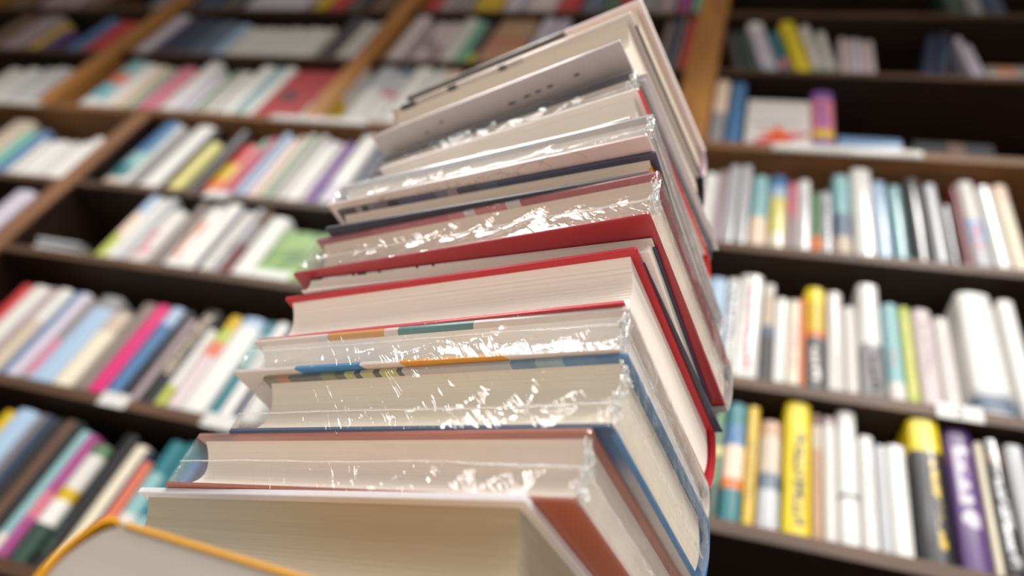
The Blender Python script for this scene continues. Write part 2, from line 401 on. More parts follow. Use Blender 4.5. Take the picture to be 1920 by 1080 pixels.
# -- thin white paperback
L, W, T = .239, .151, .0118
bar = [(0, (40, 36, 40))]
x = .012
rb = random.Random(5)
stp = [(0, (74, 66, 72))]
while x < .30:
    stp.append((x, rb.choice([(34, 30, 36), (196, 188, 190), (90, 84, 90), (216, 208, 206)]))); x += rb.uniform(.008, .02)
stp = stp[:22] + [(.31, (220, 210, 206)), (.37, (40, 38, 40)), (.376, (220, 210, 206)), (.42, (30, 30, 34)), (.427, (220, 210, 206))]
ptop = bands(stp, 'X', L, L / 2, rough=.4)
pw = plain((224, 212, 208), .4, .2)
b9 = stack_book('thin white paperback with black barcode marks, lying on the sharp red hardcover', .264, T, (-.035, .245), -16.4, L, W, (ptop, pw, pw, PG), name='paperback_book', board=.0009, inset=.0012, concave=.1, spine_bulge=.0006, soft=True)
box_part(b9, 'jacket', plain((28, 50, 82), .35, .3), L / 2 - .004, L / 2 + .0006, .006, W - .01, T - .0016, T - .0006)
# -- dark red wrapped book
L, W, T = .253, .167, .0368
dr_top = bands([(0, (150, 62, 70)), (.2, (172, 84, 92)), (.45, (184, 104, 112)), (.5, (190, 184, 184)), (.53, (180, 92, 100)), (.62, (188, 180, 182)), (.66, (150, 44, 54)), (.93, (160, 66, 76))], 'X', L, L / 2)
dred = plain((160, 42, 50), .35, .3)
b8 = stack_book('shrink-wrapped dark red book whose lower board overhangs the thin white paperback', .2762, T, (-.037, .230), -18.6, L, W, (dr_top, dred, plain((160, 150, 150), .3, .4), PGT))
wrap(b8, L, W, T, 4, .42, amp=.0013)
box_part(b8, 'side_flap', plain((122, 108, 106), .35, .2), L / 2 - .0002, L / 2 + .0005, .004, W - .02, T - .0026, T - .0004)
# -- navy edged book
L, W, T = .235, .188, .0218
nv = bands([(0, (84, 72, 78)), (.07, (150, 140, 146)), (.09, (34, 34, 40)), (.115, (120, 116, 124)), (.14, (110, 98, 116)), (.19, (30, 32, 38)), (.23, (70, 74, 104)), (.36, (110, 102, 126)), (.40, (150, 128, 134)), (.43, (60, 66, 78)), (.5, (72, 84, 104)), (.56, (54, 62, 90)), (.9, (58, 54, 78))], 'X', L, L / 2)
b7 = stack_book('book with dark navy printed board and orange endpaper corner, above the dark red one', .313, T, (-.042, .232), -16.8, L, W, (nv, plain((44, 46, 60), .4), plain((36, 38, 44), .4, .3), PGT))
box_part(b7, 'endpaper', plain((226, 150, 50), .5), L / 2 - .005, L / 2 - .0035, .008, .06, T - .009, T - .003)
# -- white wrapped book with line drawings below
L, W, T = .240, .171, .0232
wtop = bands([(0, (206, 208, 212)), (.5, (196, 200, 208)), (.8, (186, 180, 182))], 'X', L, L / 2, smooth=True, coat=.6, rough=.2)
wbot = bands([(0, (224, 208, 202)), (.3, (216, 202, 196)), (.6, (222, 206, 200)), (.8, (216, 190, 188))], 'X', L, L / 2, smooth=True, rough=.3)
b6 = stack_book('shrink-wrapped white book with fine line drawings on its pale underside', .3348, T, (-.047, .223), -18.0, L, W, (wtop, wbot, plain((208, 212, 220), .25, .5), PGW))
wrap(b6, L, W, T, 6, .45, amp=.0012)
rd = random.Random(11)
dm = plain((126, 108, 106), .6); md = MB()
for i in range(46):      # inked hatching on the underside
    x0 = rd.uniform(-.085, .035); y0 = rd.uniform(.001, .006); dx = rd.uniform(-.004, .006); dy = rd.uniform(.001, .004)
    md.tube([(x0, y0, -.00002), (x0 + dx * .5, y0 + dy * .6, -.00003), (x0 + dx, y0 + dy, -.00002)], .00015, 4)
for cx0, r0 in ((.046, .012), (.066, .016), (.02, .008)):
    md.tube([(cx0 + r0 * math.cos(a / 10), .008 + r0 * .6 * math.sin(a / 10), -.00002) for a in range(34, 62)], .00013, 4)
md.build('ink_drawing', dm, b6)
# -- red hardcover with white jacket face
L, W, T = .215, .148, .0358
rd5 = plain((206, 36, 34), .4, .2); wj = plain((222, 212, 206), .45)
b5 = stack_book('hardcover with thin scarlet boards and white page ends, upper part of stack', .358, T, (-.061, .227), -21.2, L, W, (wj, wj, rd5, pages((234, 225, 214), .10, 1500.)), concave=.28)
box_part(b5, 'board_lining', rd5, L / 2 - .0003, L / 2 + .0006, .001, W - .004, T - .0032, T - .0002)
box_part(b5, 'board_lining', rd5, L / 2 - .0003, L / 2 + .0006, .001, W - .004, .0002, .0026)
# -- navy wrapped book
L, W, T = .224, .152, .0225
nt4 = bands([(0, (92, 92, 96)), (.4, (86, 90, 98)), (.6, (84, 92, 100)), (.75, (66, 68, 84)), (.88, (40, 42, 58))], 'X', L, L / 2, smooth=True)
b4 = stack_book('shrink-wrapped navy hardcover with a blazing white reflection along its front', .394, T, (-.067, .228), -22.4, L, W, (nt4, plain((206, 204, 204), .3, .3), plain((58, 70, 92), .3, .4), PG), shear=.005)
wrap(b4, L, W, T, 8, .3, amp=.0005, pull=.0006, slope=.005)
# -- thin black and lilac book
L, W, T = .226, .150, .0095
blk = plain((26, 26, 28), .45); lil = plain((206, 196, 198), .5)
b3 = stack_book('thin book with black board poking out left and lilac page ends, near the top', .4168, T, (-.060, .2345), -21.5, L, W, (lil, bands([(0, (26, 26, 28)), (.3, (206, 196, 198))], 'X', L, L / 2, coat=0.0), lil, pages((226, 216, 214), .1)), board=.0016, inset=.003)
# -- thick cream book with black top board
L, W, T = .222, .150, .0432
st2 = [(0, (198, 184, 178)), (.045, (24, 22, 24)), (.12, (176, 162, 156)), (.27, (20, 20, 22)), (.315, (190, 176, 170)), (.50, (36, 32, 34)), (.53, (170, 156, 152)), (.6, (206, 194, 188))]
ctop = bands(st2, 'X', L, L / 2, rough=.5)
cbot = bands([(0, (204, 194, 188)), (.45, (188, 176, 174)), (.8, (182, 170, 170))], 'X', L, L / 2, smooth=True, rough=.5)
b2 = stack_book('thick cream book with black spine and lettered underside, second from the top', .4264, T, (-.0785, .2135), -23.0, L, W, (ctop, cbot, blk, pages((230, 216, 200), .08)), concave=.25)
lp = plain((74, 56, 56), .6)
for i, (xa, wa, ya_) in enumerate([(.016, .006, .0135), (.030, .005, .0125), (.040, .0045, .0120), (.050, .0045, .0115), (.072, .004, .0105), (-.045, .003, .008), (-.062, .003, .012)]):
    MB().box(xa, xa + wa, ya_, ya_ + .0016, -.0001, .0003).build('print_mark', lp, b2)
box_part(b2, 'board_lining', blk, L / 2 - .0004, L / 2 + .0006, .010, W, T - .0030, T - .0004)
# -- top book
L, W, T = .226, .138, .0345
tp = bands([(0, (52, 46, 46)), (.70, (60, 52, 50)), (.72, (226, 208, 206))], 'X', L, L / 2, rough=.5)
tb1 = plain((232, 220, 214), .5)
b1 = stack_book('pale pink-white book with a dark upper front edge, topmost of the stack', .4696, T, (-.0775, .2195), -23.2, L, W, (tp, tb1, plain((214, 188, 200), .45), pages((228, 210, 190), .1)), spine_bulge=.010)
box_part(b1, 'jacket', plain((232, 222, 218), .45), L / 2 - .0006, L / 2 + .0008, .0, W, T - .0036, T + .0003)
# -- yellow edged book at the bottom left, head towards the lens
L, W, T = .235, .165, .046
yl = plain((206, 146, 22), .35, .2)
ya = 5.4; u = Vector((math.cos(math.radians(ya)), math.sin(math.radians(ya)), 0)); v = Vector((-u.y, u.x, 0))
apex = Vector((-.190, .2085, 0))
base = apex + u * W + v * (L / 2)
yb = thing('hardcover_book', 'book with yellow-ochre cover edges and shade-greyed page end, in the bottom left foreground', 'book', (base.x, base.y, CAM_H + .0635 - T), math.radians(90 + ya))
h = L / 2; b = .0017
MB().box(-h, h, 0, W - .006, 0, b).build('bottom_board', yl, yb, bevel=.0004)
MB().box(-h, h, 0, W - .0065, T - b, T).build('top_board', yl, yb, bevel=.0004)
n = 16; outer = []; inner = []
for i in range(n + 1):
    s = i / n; k = math.sin(math.pi * s) ** .75; zz = -.0006 + (T + .0012) * s
    outer.append((W + .011 * k, zz)); inner.append((W - .0016 + .011 * k, min(max(zz, .0012), T - .0012)))
poly = [(W - .0045, .0006)] + outer + [(W - .0045, T - .0006), (W - .004, T - .0019)] + inner[::-1] + [(W - .004, .0019)]
MB().prism(poly, 'x', -h, h).build('spine', yl, yb, smooth=True)
fr = []; bk = []
for i in range(n + 1):
    s = i / n; k = math.sin(math.pi * s) ** .8; zz = b + (T - 2 * b) * s
    fr.append((.004 + .007 * k, zz)); bk.append((W - .0035 + .0115 * k, zz))
MB().prism(fr + bk[::-1], 'x', -h + .0012, h - .003).build('page_block', pages((148, 140, 131), .06, 300.), yb, smooth=True)  # foreground shade is put into this grey page colour

# ------------------------------------------------------------------ books on the shelves
ORD = ['first', 'second', 'third', 'fourth', 'fifth', 'sixth', 'seventh', 'eighth', 'ninth', 'tenth', 'eleventh', 'twelfth', 'thirteenth', 'fourteenth', 'fifteenth', 'sixteenth', 'seventeenth', 'eighteenth', 'nineteenth', 'twentieth', 'twenty-first', 'twenty-second', 'twenty-third', 'twenty-fourth', 'twenty-fifth', 'twenty-sixth', 'twenty-seventh', 'twenty-eighth', 'twenty-ninth', 'thirtieth']
PAPER = pages((224, 214, 198), .25, 200.)
C = dict(white=(236, 234, 230), offwhite=(222, 218, 212), silver=(196, 198, 202), grey=(150, 148, 150), dgrey=(78, 76, 80), black=(30, 29, 32), cream=(232, 222, 198), beige=(204, 186, 166),
         taupe=(132, 118, 112), tan=(190, 150, 116), brown=(110, 78, 58), red=(196, 52, 56), dred=(110, 26, 36), pink=(214, 120, 140), hotpink=(222, 30, 116), coral=(226, 120, 92), orange=(226, 120, 44),
         yellow=(238, 212, 22), mustard=(214, 178, 20), lemon=(222, 214, 130), green=(92, 130, 92), dgreen=(46, 74, 62), sage=(158, 172, 148), teal=(34, 118, 128), lteal=(140, 186, 188), cyan=(120, 190, 200),
         blue=(74, 122, 168), lblue=(170, 196, 222), navy=(38, 46, 76), dblue=(50, 70, 96), purple=(92, 60, 120), violet=(128, 84, 160), lav=(208, 200, 214), rose=(220, 204, 206), mauve=(170, 150, 156), magenta=(168, 74, 136), mint=(120, 190, 164), slate=(96, 112, 132), peach=(240, 214, 190), lime=(190, 200, 90))
CN = dict(offwhite='off-white', dgrey='dark grey', dred='dark red', hotpink='hot pink', lemon='pale yellow', dgreen='dark green', lteal='pale teal', lblue='light blue', dblue='dark blue', lav='lavender', rose='pale rose', sage='sage green', lime='lime green', silver='silvery grey', coral='coral')
def cname(c): return CN.get(c, c)
USED = set()
def shelf_book(x0, x1, z0, H, Y, spec, label, lean=0.0, depth=None, group=None, rough=None, rnd=random):
    """book standing spine outwards: rounded spine towards the room, two boards, page block behind"""
    t = x1 - x0; d = depth or rnd.uniform(.125, .165)
    o = thing('book', label, 'book', ((x0 + x1) / 2, Y, z0 + .0006), 0, group)
    if lean: 
        o.rotation_euler = (0, lean, 0)
        if lean > 0: o.location.x += 0; o.location.z += t / 2 * math.sin(abs(lean))
        else: o.location.z += t / 2 * math.sin(abs(lean))
    h = t / 2 * .985; r = min(h * .62, .008); n = 8; outer = []; wl = min(.0018, h * .3)
    for i in range(n + 1):
        a = math.pi * i / n; outer.append((-h * math.cos(a), r - r * math.sin(a)))
    inner = [(p * (h - wl) / h, q + wl) for p, q in outer]
    poly = [(-h, d)] + outer + [(h, d), (h - wl, d)] + inner[::-1] + [(-h + wl, d)]
    kind = spec.get('bands'); marks = spec.get('marks'); c = C[spec['c']]
    ro = rough if rough is not None else spec.get('r', rnd.choice([.3, .38, .45, .55]))
    ct = .6 if ro < .16 else .12
    if kind or marks:
        st = [(0, c)] + [(p, C[q]) for p, q in (kind or [])]
        mk = None
        if marks:
            mc, hw, f0, f1, cell = marks[:5]; xc = marks[5] * h if len(marks) > 5 else 0.0
            mk = (C[mc], xc, h * hw, H * f0, H * f1, cell)
        m_ = bands(st, 'Z', H, 0, rough=ro, coat=ct, grain=.08, marks=mk)
    else: m_ = plain(c, ro, ct)
    MB().prism(poly, 'z', 0, H).build('cover', m_, o, smooth=True)
    MB().box(-h + wl, h - wl, r + wl + .001, d - .004, .0025, H - .003).build('page_block', PAPER, o)
    return o
def row(z, px_list, where, Yr=None, yref=None, glossy=None, seed=1):
    """px_list: (left, right column of the spine in the survey, row of its head, colour spec [, lean])"""
    rnd = random.Random(seed); prev = -99; n = len(px_list)
    ceil_ = min([v for k, v in Z.items() if v > z + .12] + [ZT + .016]) - .026
    for i, e in enumerate(px_list):
        x0, x1, yt, spec = e[:4]; lean = math.radians(e[4]) if len(e) > 4 else 0.0
        if isinstance(spec, str): spec = dict(c=spec)
        Y = WALL_Y + .004 + rnd.uniform(0, .010) + spec.get('in', 0)
        if yref is None: X0, X1 = shelf_x(x0, z, WALL_Y + .009), shelf_x(x1, z, WALL_Y + .009)
        else: X0, X1 = at(x0, yref, WALL_Y + .009).x, at(x1, yref, WALL_Y + .009).x
        for a, b in (ups if z > Z['S3'] - .01 else lups):
            if X0 < b + .001 and X1 > a - .001:
                if (X0 + X1) < a + b: X1 = a - .0012
                else: X0 = b + .0012
        X0 = max(X0, prev + .0004)
        if X1 - X0 < .005: X1 = X0 + .005
        prev = X1
        zt = top_z(yt, (X0 + X1) / 2, Y, z); H = max(.09, min(zt - z, .30, ceil_ - z))
        t = X1 - X0
        size = 'thin' if t < .017 else 'thick' if t > .042 else ''
        if H > .24: size = (size + ' tall').strip()
        what = spec.get('say') or (size + ' ' + cname(spec['c']) + ' book').strip()
        lab = what + ', ' + ORD[i] + ' from left, ' + where
        shelf_book(X0, X1, z, H, Y, spec, lab, lean, group='books in the ' + where, rnd=rnd)
def B(c, **k): return dict(c=c, **k)
# --- right of the stack, third shelf below the ledge (lowest visible there)
row(Z['S6'], [
 (1322, 1343, 762, B('dgreen', bands=[(.3, 'green'), (.55, 'lemon'), (.62, 'green')])),
 (1345, 1387, 757, B('teal', bands=[(.26, 'orange'), (.34, 'peach'), (.62, 'blue'), (.8, 'teal')], say='teal book with a white and orange sunrise')),
 (1388, 1414, 763, B('mustard', r=.3, marks=('brown', .25, .2, .7, .006))),
 (1417, 1461, 790, B('silver', bands=[(.35, 'slate'), (.5, 'beige'), (.85, 'tan')], say='grey and beige photographic book')),
 (1467, 1523, 750, B('yellow', r=.4, marks=('black', .42, .08, .74, .0075, .1), say='bright yellow book with small dark lettering')),
 (1524, 1545, 777, B('tan', bands=[(.7, 'beige'), (.9, 'brown')])),
 (1547, 1574, 783, B('offwhite', bands=[(.93, 'mauve')])),
 (1579, 1620, 768, B('white', bands=[(.34, 'navy'), (.365, 'white')], say='white book with a dark navy ring')),
 (1623, 1653, 818, B('white', marks=('silver', .3, .1, .7, .006))),
 (1656, 1677, 835, B('silver')),
 (1679, 1722, 835, B('white', marks=('silver', .2, .1, .8, .007))),
 (1730, 1800, 787, B('black', bands=[(.76, 'yellow')], r=.3, marks=('mustard', .2, .1, .76, .012, .28), say='black book with a yellow head and yellow lettering')),
 (1811, 1875, 805, B('purple', r=.35, marks=('lav', .55, .3, .86, .022), say='purple book with large white letters')),
 (1877, 1892, 830, B('cream')),
 (1894, 1938, 825, B('black', bands=[(.82, 'brown'), (.9, 'black')], r=.15, marks=('silver', .5, .1, .7, .009), say='black book with silver and gold lettering')),
 (1942, 1985, 835, B('silver')), ], 'lowest row, right', seed=2)
# --- right, second shelf below the ledge
row(Z['S5R'], [
 (1305, 1345, 521, B('lblue')),
 (1347, 1371, 523, B('white', marks=('slate', .5, .05, .95, .011), say='white book with grey script')),
 (1373, 1421, 516, B('white', r=.12, marks=('pink', .25, .1, .9, .012), say='glossy white book with red script')),
 (1423, 1446, 533, B('dgrey', bands=[(.45, 'slate'), (.55, 'beige'), (.9, 'offwhite')], say='book half dark grey, half beige')),
 (1448, 1474, 560, B('white', r=.15)),
 (1476, 1500, 563, B('cream', marks=('pink', .3, .2, .7, .01))),
 (1501, 1509, 558, B('orange')),
 (1511, 1551, 540, B('dgrey', bands=[(.5, 'orange'), (.56, 'mustard'), (.85, 'yellow')], marks=('offwhite', .4, .1, .4, .012), say='yellow and orange book with a black-and-white foot')),
 (1553, 1587, 548, B('offwhite', r=.15)),
 (1589, 1614, 575, B('offwhite')),
 (1622, 1668, 533, B('grey', bands=[(.45, 'white')], r=.12, marks=('dgrey', .35, .04, .42, .01), say='glossy white book with a grey photo foot')),
 (1672, 1707, 570, B('offwhite', bands=[(.2, 'lteal')], marks=('mauve', .5, .36, .52, .014), say='pale teal book with a mauve mark')),
 (1708, 1731, 576, B('lime', marks=('lemon', .5, .1, .9, .012))),
 (1734, 1775, 580, B('rose', marks=('mauve', .3, .3, .9, .01))),
 (1779, 1812, 596, B('offwhite', marks=('rose', .4, .2, .8, .012))),
 (1838, 1914, 549, B('silver', bands=[(.04, 'slate'), (.15, 'silver'), (.2, 'white')], say='very thick white book with a slate-blue foot')),
 (1925, 1965, 563, B('white')), ], 'second row under ledge, right', seed=3)
# --- right, first shelf below the ledge
row(Z['S4'], [
 (1300, 1329, 324, B('white', marks=('rose', .4, .2, .8, .01))),
 (1330, 1350, 320, B('mauve')),
 (1352, 1374, 310, B('silver', r=.1)),
 (1377, 1398, 310, B('silver', r=.1, marks=('rose', .3, .4, .9, .01))),
 (1402, 1435, 330, B('peach', bands=[(.42, 'lteal')], say='book with a teal head and pink foot')),
 (1438, 1472, 330, B('cream', bands=[(.2, 'lemon'), (.7, 'lblue'), (.85, 'blue')], r=.12, say='blue and yellow book')),
 (1476, 1492, 343, B('mauve', bands=[(.5, 'pink')])),
 (1495, 1521, 338, B('white', r=.1, marks=('silver', .5, .1, .8, .01))),
 (1523, 1541, 361, B('orange', bands=[(.25, 'green')], say='small green book with an orange foot')),
 (1543, 1562, 360, B('silver', r=.1, marks=('dgrey', .4, .2, .8, .008))),
 (1567, 1600, 328, B('beige', bands=[(.22, 'slate'), (.5, 'lteal')], say='grey-teal book with a beige foot')),
 (1604, 1648, 317, B('white', r=.09)),
 (1651, 1679, 340, B('lblue', r=.1)),
 (1683, 1708, 348, B('lteal', r=.1)),
 (1716, 1752, 335, B('dgrey', r=.09)),
 (1757, 1783, 345, B('silver', r=.2)),
 (1786, 1808, 386, B('dgrey', bands=[(.2, 'dgrey')], r=.1)),
 (1811, 1829, 350, B('dred')),
 (1832, 1868, 340, B('silver', bands=[(.3, 'lblue'), (.55, 'offwhite')], marks=('pink', .4, .2, .5, .012), say='pale multicoloured book')),
 (1872, 1905, 349, B('white', r=.09)),
 (1909, 1940, 347, B('cream', bands=[(.8, 'peach')])), ], 'first row under ledge, right', seed=4)
# --- right bay, second shelf from the top
row(Z['S2'], [
 (1380, 1396, 60, B('dgrey'), -11), (1400, 1422, 58, B('dgreen'), -11), (1430, 1464, 42, B('lav', bands=[(.06, 'lteal'), (.12, 'lav'), (.85, 'white')]), -11),
 (1467, 1488, 60, B('teal', bands=[(0.12, 'pink'), (.3, 'teal')]), -11), (1494, 1527, 40, B('yellow', r=.3), -10), (1531, 1552, 48, B('sage', bands=[(.14, 'offwhite')]), -9), (1555, 1574, 60, B('sage', bands=[(.14, 'offwhite')]), -7),
 (1578, 1590, 71, B('rose')), (1591, 1603, 74, B('rose')), (1604, 1617, 73, B('lav')), (1618, 1630, 77, B('rose')), (1631, 1645, 77, B('rose')),
 (1728, 1752, 66, B('navy', r=.6), 9), (1755, 1779, 62, B('navy', r=.6, bands=[(.2, 'dblue'), (.7, 'navy')]), 9), (1824, 1839, 70, B('lav'), -5), (1841, 1852, 84, B('lav'), -5), ], 'second row from top, right bay', seed=5)
# --- right bay, ledge shelf
row(Z['S3'], [
 (1323, 1353, 151, B('grey', bands=[(.5, 'peach')], say='book half pink, half grey')), (1356, 1388, 155, B('blue')), ], 'ledge row, right bay', seed=6)
row(Z['S3'], [(1522, 1569, 172, B('violet', bands=[(.22, 'mustard'), (.36, 'pink'), (.86, 'violet')], marks=('violet', .5, .42, .8, .012), say='pink and violet book with a yellow band'))], 'ledge front, right bay', seed=6)
# --- top row, only the feet of the books show
def feet(cols, z, where, H=.2, seed=9):
    row(z, [(a, b, -52 + (i * 7) % 16, c) for i, (a, b, c) in enumerate(cols)], where, seed=seed)
feet([(0, 40, 'brown'), (60, 100, 'mauve'), (105, 130, 'mauve'), (140, 180, 'brown'), (265, 285, 'grey')], Z['S1'], 'top row, far left bay')
feet([(330, 348, 'dgrey'), (360, 395, 'dblue'), (396, 440, 'dgrey'), (447, 560, 'lav'), (575, 597, 'mustard'), (600, 632, 'red'), (640, 670, 'dgrey'), (680, 730, 'brown')], Z['S1'], 'top row, left bay')
feet([(788, 812, 'red'), (815, 845, 'mauve'), (848, 872, 'grey'), (878, 930, 'mustard'), (935, 965, 'lav'), (975, 1033, 'rose'), (1036, 1078, 'red'), (1082, 1125, 'slate'), (1130, 1152, 'green'), (1156, 1190, 'red'), (1193, 1225, 'grey'), (1228, 1262, 'mauve'), (1268, 1290, 'magenta'), (1296, 1315, 'mint')], Z['S1'], 'top row, middle bay')
feet([(1780, 1815, 'dgreen'), (1820, 1850, 'grey'), (1856, 1895, 'dblue')], Z['S1'], 'top row, right bay')
# --- middle and left bays, second shelf from the top
row(Z['S2'], [(-60, -20, 30, 'brown'), (-15, 30, 30, 'mauve'), (40, 60, 45, 'mustard'), (62, 85, 55, 'purple'), (118, 140, 35, 'blue'), (142, 185, 40, 'red'), (188, 206, 50, 'grey')], 'second row from top, far left bay', seed=10)
row(Z['S2'], [(240, 266, 29, B('lav')), (270, 312, 34, B('navy')), (316, 345, 38, B('dblue')), (347, 378, 40, B('slate')), (382, 405, 46, B('lblue'))]
    + [(410 + i * 13, 422 + i * 13, 52 + (i % 3), B('white' if i % 2 else 'offwhite')) for i in range(13)]
    + [(586, 618, 33, B('dgrey')), (622, 636, 42, B('offwhite')), (638, 650, 44, B('silver')), (652, 666, 42, B('white')), (670, 690, 23, B('lav'))], 'second row from top, left bay', seed=11)
row(Z['S2'], [(714, 744, 30, B('rose')), (748, 764, 44, B('mauve')), (766, 786, 42, B('rose', bands=[(.3, 'mauve'), (.6, 'rose')])), (789, 810, 42, B('mauve', bands=[(.4, 'rose')])), (814, 842, 35, B('offwhite')), (845, 863, 40, B('mint')), (866, 884, 44, B('lime', bands=[(.2, 'dgrey')])),
              (972, 1000, 34, B('lav')), (1003, 1028, 36, B('lav')), (1225, 1243, 40, B('taupe')), (1245, 1256, 36, B('dblue')), (1258, 1268, 34, B('taupe')), (1270, 1292, 27, B('red', bands=[(.12, 'red')]))], 'second row from top, middle bay', seed=12)
# --- ledge shelf
row(Z['S3'], [(-75, -50, 128, 'offwhite'), (-45, -20, 128, 'white'), (-12, 6, 128, 'silver'), (9, 26, 127, 'offwhite'), (28, 46, 128, 'silver'), (48, 66, 127, 'lav'), (68, 90, 129, 'peach')], 'ledge row, far left bay', seed=13)
row(Z['S3'], [(134, 166, 114, B('white', bands=[(.2, 'cyan'), (.5, 'coral'), (.7, 'lteal')], say='book banded white, cyan, coral and teal')), (169, 192, 120, 'white'), (194, 214, 124, 'peach'), (217, 240, 128, 'sage'), (243, 276, 126, 'pink'), (279, 310, 117, 'white'), (313, 330, 138, 'lav'), (332, 350, 139, 'silver'), (352, 371, 135, 'sage'), (374, 390, 135, 'offwhite'),
              (392, 420, 124, 'white'), (423, 440, 126, 'lteal'), (442, 464, 126, 'white'), (553, 572, 129, B('red', bands=[(.05, 'white'), (.3, 'pink'), (.6, 'red')])), (575, 600, 128, B('mustard', bands=[(.4, 'offwhite')]))], 'ledge row, left bay', seed=14)
row(Z['S3'], [(622, 664, 122, B('white', r=.12, bands=[(.6, 'silver')])), (667, 697, 125, B('white', r=.12, bands=[(.45, 'pink'), (.55, 'silver'), (.85, 'slate')])), (701, 738, 126, 'white'), (741, 764, 130, 'white'), (768, 800, 133, 'peach'), (805, 830, 140, 'dgrey')], 'ledge row, middle bay', seed=15)
# --- first shelf below the ledge, left
row(Z['S4'], [(-100, -56, 226, 'beige'), (-52, -30, 245, 'mint'), (-28, -4, 245, 'blue'), (0, 12, 262, 'offwhite'), (14, 26, 264, 'white'), (28, 40, 264, 'offwhite'), (42, 54, 265, 'white'), (56, 68, 266, 'offwhite'), (70, 82, 266, 'white'), (86, 108, 258, 'white')], 'first row under ledge, far left', seed=16)
row(Z['S4'], [(180, 212, 228, B('beige', bands=[(.12, 'teal'), (.3, 'lteal'), (.5, 'blue')], say='blue-teal book with a beige foot')), (214, 228, 236, B('offwhite', marks=('mint', .5, .2, .9, .012))), (230, 241, 240, 'grey'), (245, 283, 236, 'white'), (284, 300, 242, 'black'), (304, 331, 267, 'lemon'), (334, 354, 245, 'dgrey'), (364, 400, 271, B('red', bands=[(.1, 'orange'), (.3, 'mustard'), (.6, 'red')], say='red and orange flamed book')), (402, 412, 262, B('red', bands=[(.8, 'mint')])), (414, 424, 258, 'pink'),
              (426, 444, 250, 'lblue'), (446, 462, 262, 'rose'), (464, 476, 256, 'peach'), (479, 500, 252, 'sage'), (502, 514, 253, 'offwhite'), (517, 543, 264, B('white', bands=[(.9, 'lav')])), (545, 562, 268, 'offwhite'), (565, 580, 267, 'violet'), (584, 622, 254, B('lav', bands=[(.3, 'white')])), (625, 660, 268, 'navy')], 'first row under ledge, left', seed=17)
# --- second shelf below the ledge, left
row(Z['S5L'], [(170, 188, 365, B('lime', bands=[(.35, 'peach'), (.7, 'lblue')], say='lime, peach and light blue book')), (190, 206, 372, 'white'), (208, 226, 372, B('silver')), (229, 264, 395, B('offwhite', marks=('pink', .6, .1, .6, .016), say='white book with a red blot')), (271, 290, 374, 'taupe'), (292, 321, 386, B('white', marks=('orange', .45, .15, .75, .013), say='white book with orange blots')), (323, 354, 373, 'white'), (356, 364, 385, 'navy'),
               (366, 384, 397, 'offwhite'), (386, 398, 392, B('silver', marks=('dgrey', .5, .1, .5, .008))), (400, 414, 384, B('dred', bands=[(.45, 'grey'), (.75, 'brown')], say='dark red book with a brown head')), (418, 458, 408, 'white')], 'second row under ledge, left', seed=18)
# --- third shelf below the ledge, left (measured along the row at mid height)
row(Z['S6'], [(-75, -50, 500, 'red'), (-48, -10, 506, 'offwhite'), (-8, 8, 520, 'mauve'), (12, 44, 522, B('beige', bands=[(.6, 'offwhite')])), (46, 64, 543, 'blue'), (67, 92, 550, 'lav'), (93, 108, 565, B('mauve', bands=[(.1, 'pink'), (.5, 'taupe')])), (110, 157, 553, B('lblue', bands=[(.85, 'grey')], say='pale blue book with a grey head')), (160, 199, 585, B('cream', bands=[(.72, 'beige')])), (202, 231, 552, 'taupe'), (233, 262, 572, 'hotpink'), (264, 293, 566, B('blue', bands=[(.8, 'lblue')])),
              (295, 318, 585, 'black'), (320, 337, 600, 'mauve'), (340, 377, 560, B('black', marks=('beige', .5, .3, .95, .008), say='black book with gold lettering')), (379, 392, 618, B('lime', bands=[(.25, 'white')])), (394, 420, 590, B('rose', bands=[(.55, 'coral'), (.7, 'lime'), (.85, 'mustard')], say='beige book with coral and mustard patches')), (423, 469, 577, B('white', bands=[(.9, 'lblue')], say='white book with a light blue head')), (472, 494, 582, B('teal', bands=[(.5, 'lteal'), (.85, 'teal')])), (497, 520, 590, 'white'), (522, 534, 590, 'navy'), (537, 570, 590, 'white')],
    'third row under ledge, left', yref=640, seed=19)
# --- lowest visible shelf, bottom left corner of the view
row(Z['S7'], [(-120, -90, 770, 'mustard'), (-88, -40, 768, 'lblue'), (-38, -14, 778, 'taupe'), (-12, 6, 780, 'dblue'), (8, 30, 786, 'black'), (32, 50, 788, 'brown'), (52, 72, 792, 'black'), (75, 98, 808, B('offwhite', bands=[(.15, 'lteal')])), (100, 122, 815, B('magenta', bands=[(.3, 'pink'), (.5, 'magenta')])), (124, 160, 834, B('dgreen', bands=[(.3, 'white'), (.5, 'mustard'), (.6, 'offwhite'), (.9, 'green')], say='green and white book with a yellow spot')), (163, 194, 815, B('black', marks=('dgreen', .5, .1, .4, .012))), (199, 229, 836, 'cream'), (230, 243, 846, 'navy'), (246, 264, 866, 'coral'), (267, 300, 828, B('offwhite', bands=[(.45, 'lteal'), (.75, 'teal')], say='teal book with a white foot')), (302, 326, 832, B('lteal', bands=[(.45, 'teal')])), (328, 350, 860, 'blue'), (353, 380, 850, 'navy')],
    'lowest row, left of stack', yref=900, seed=20)

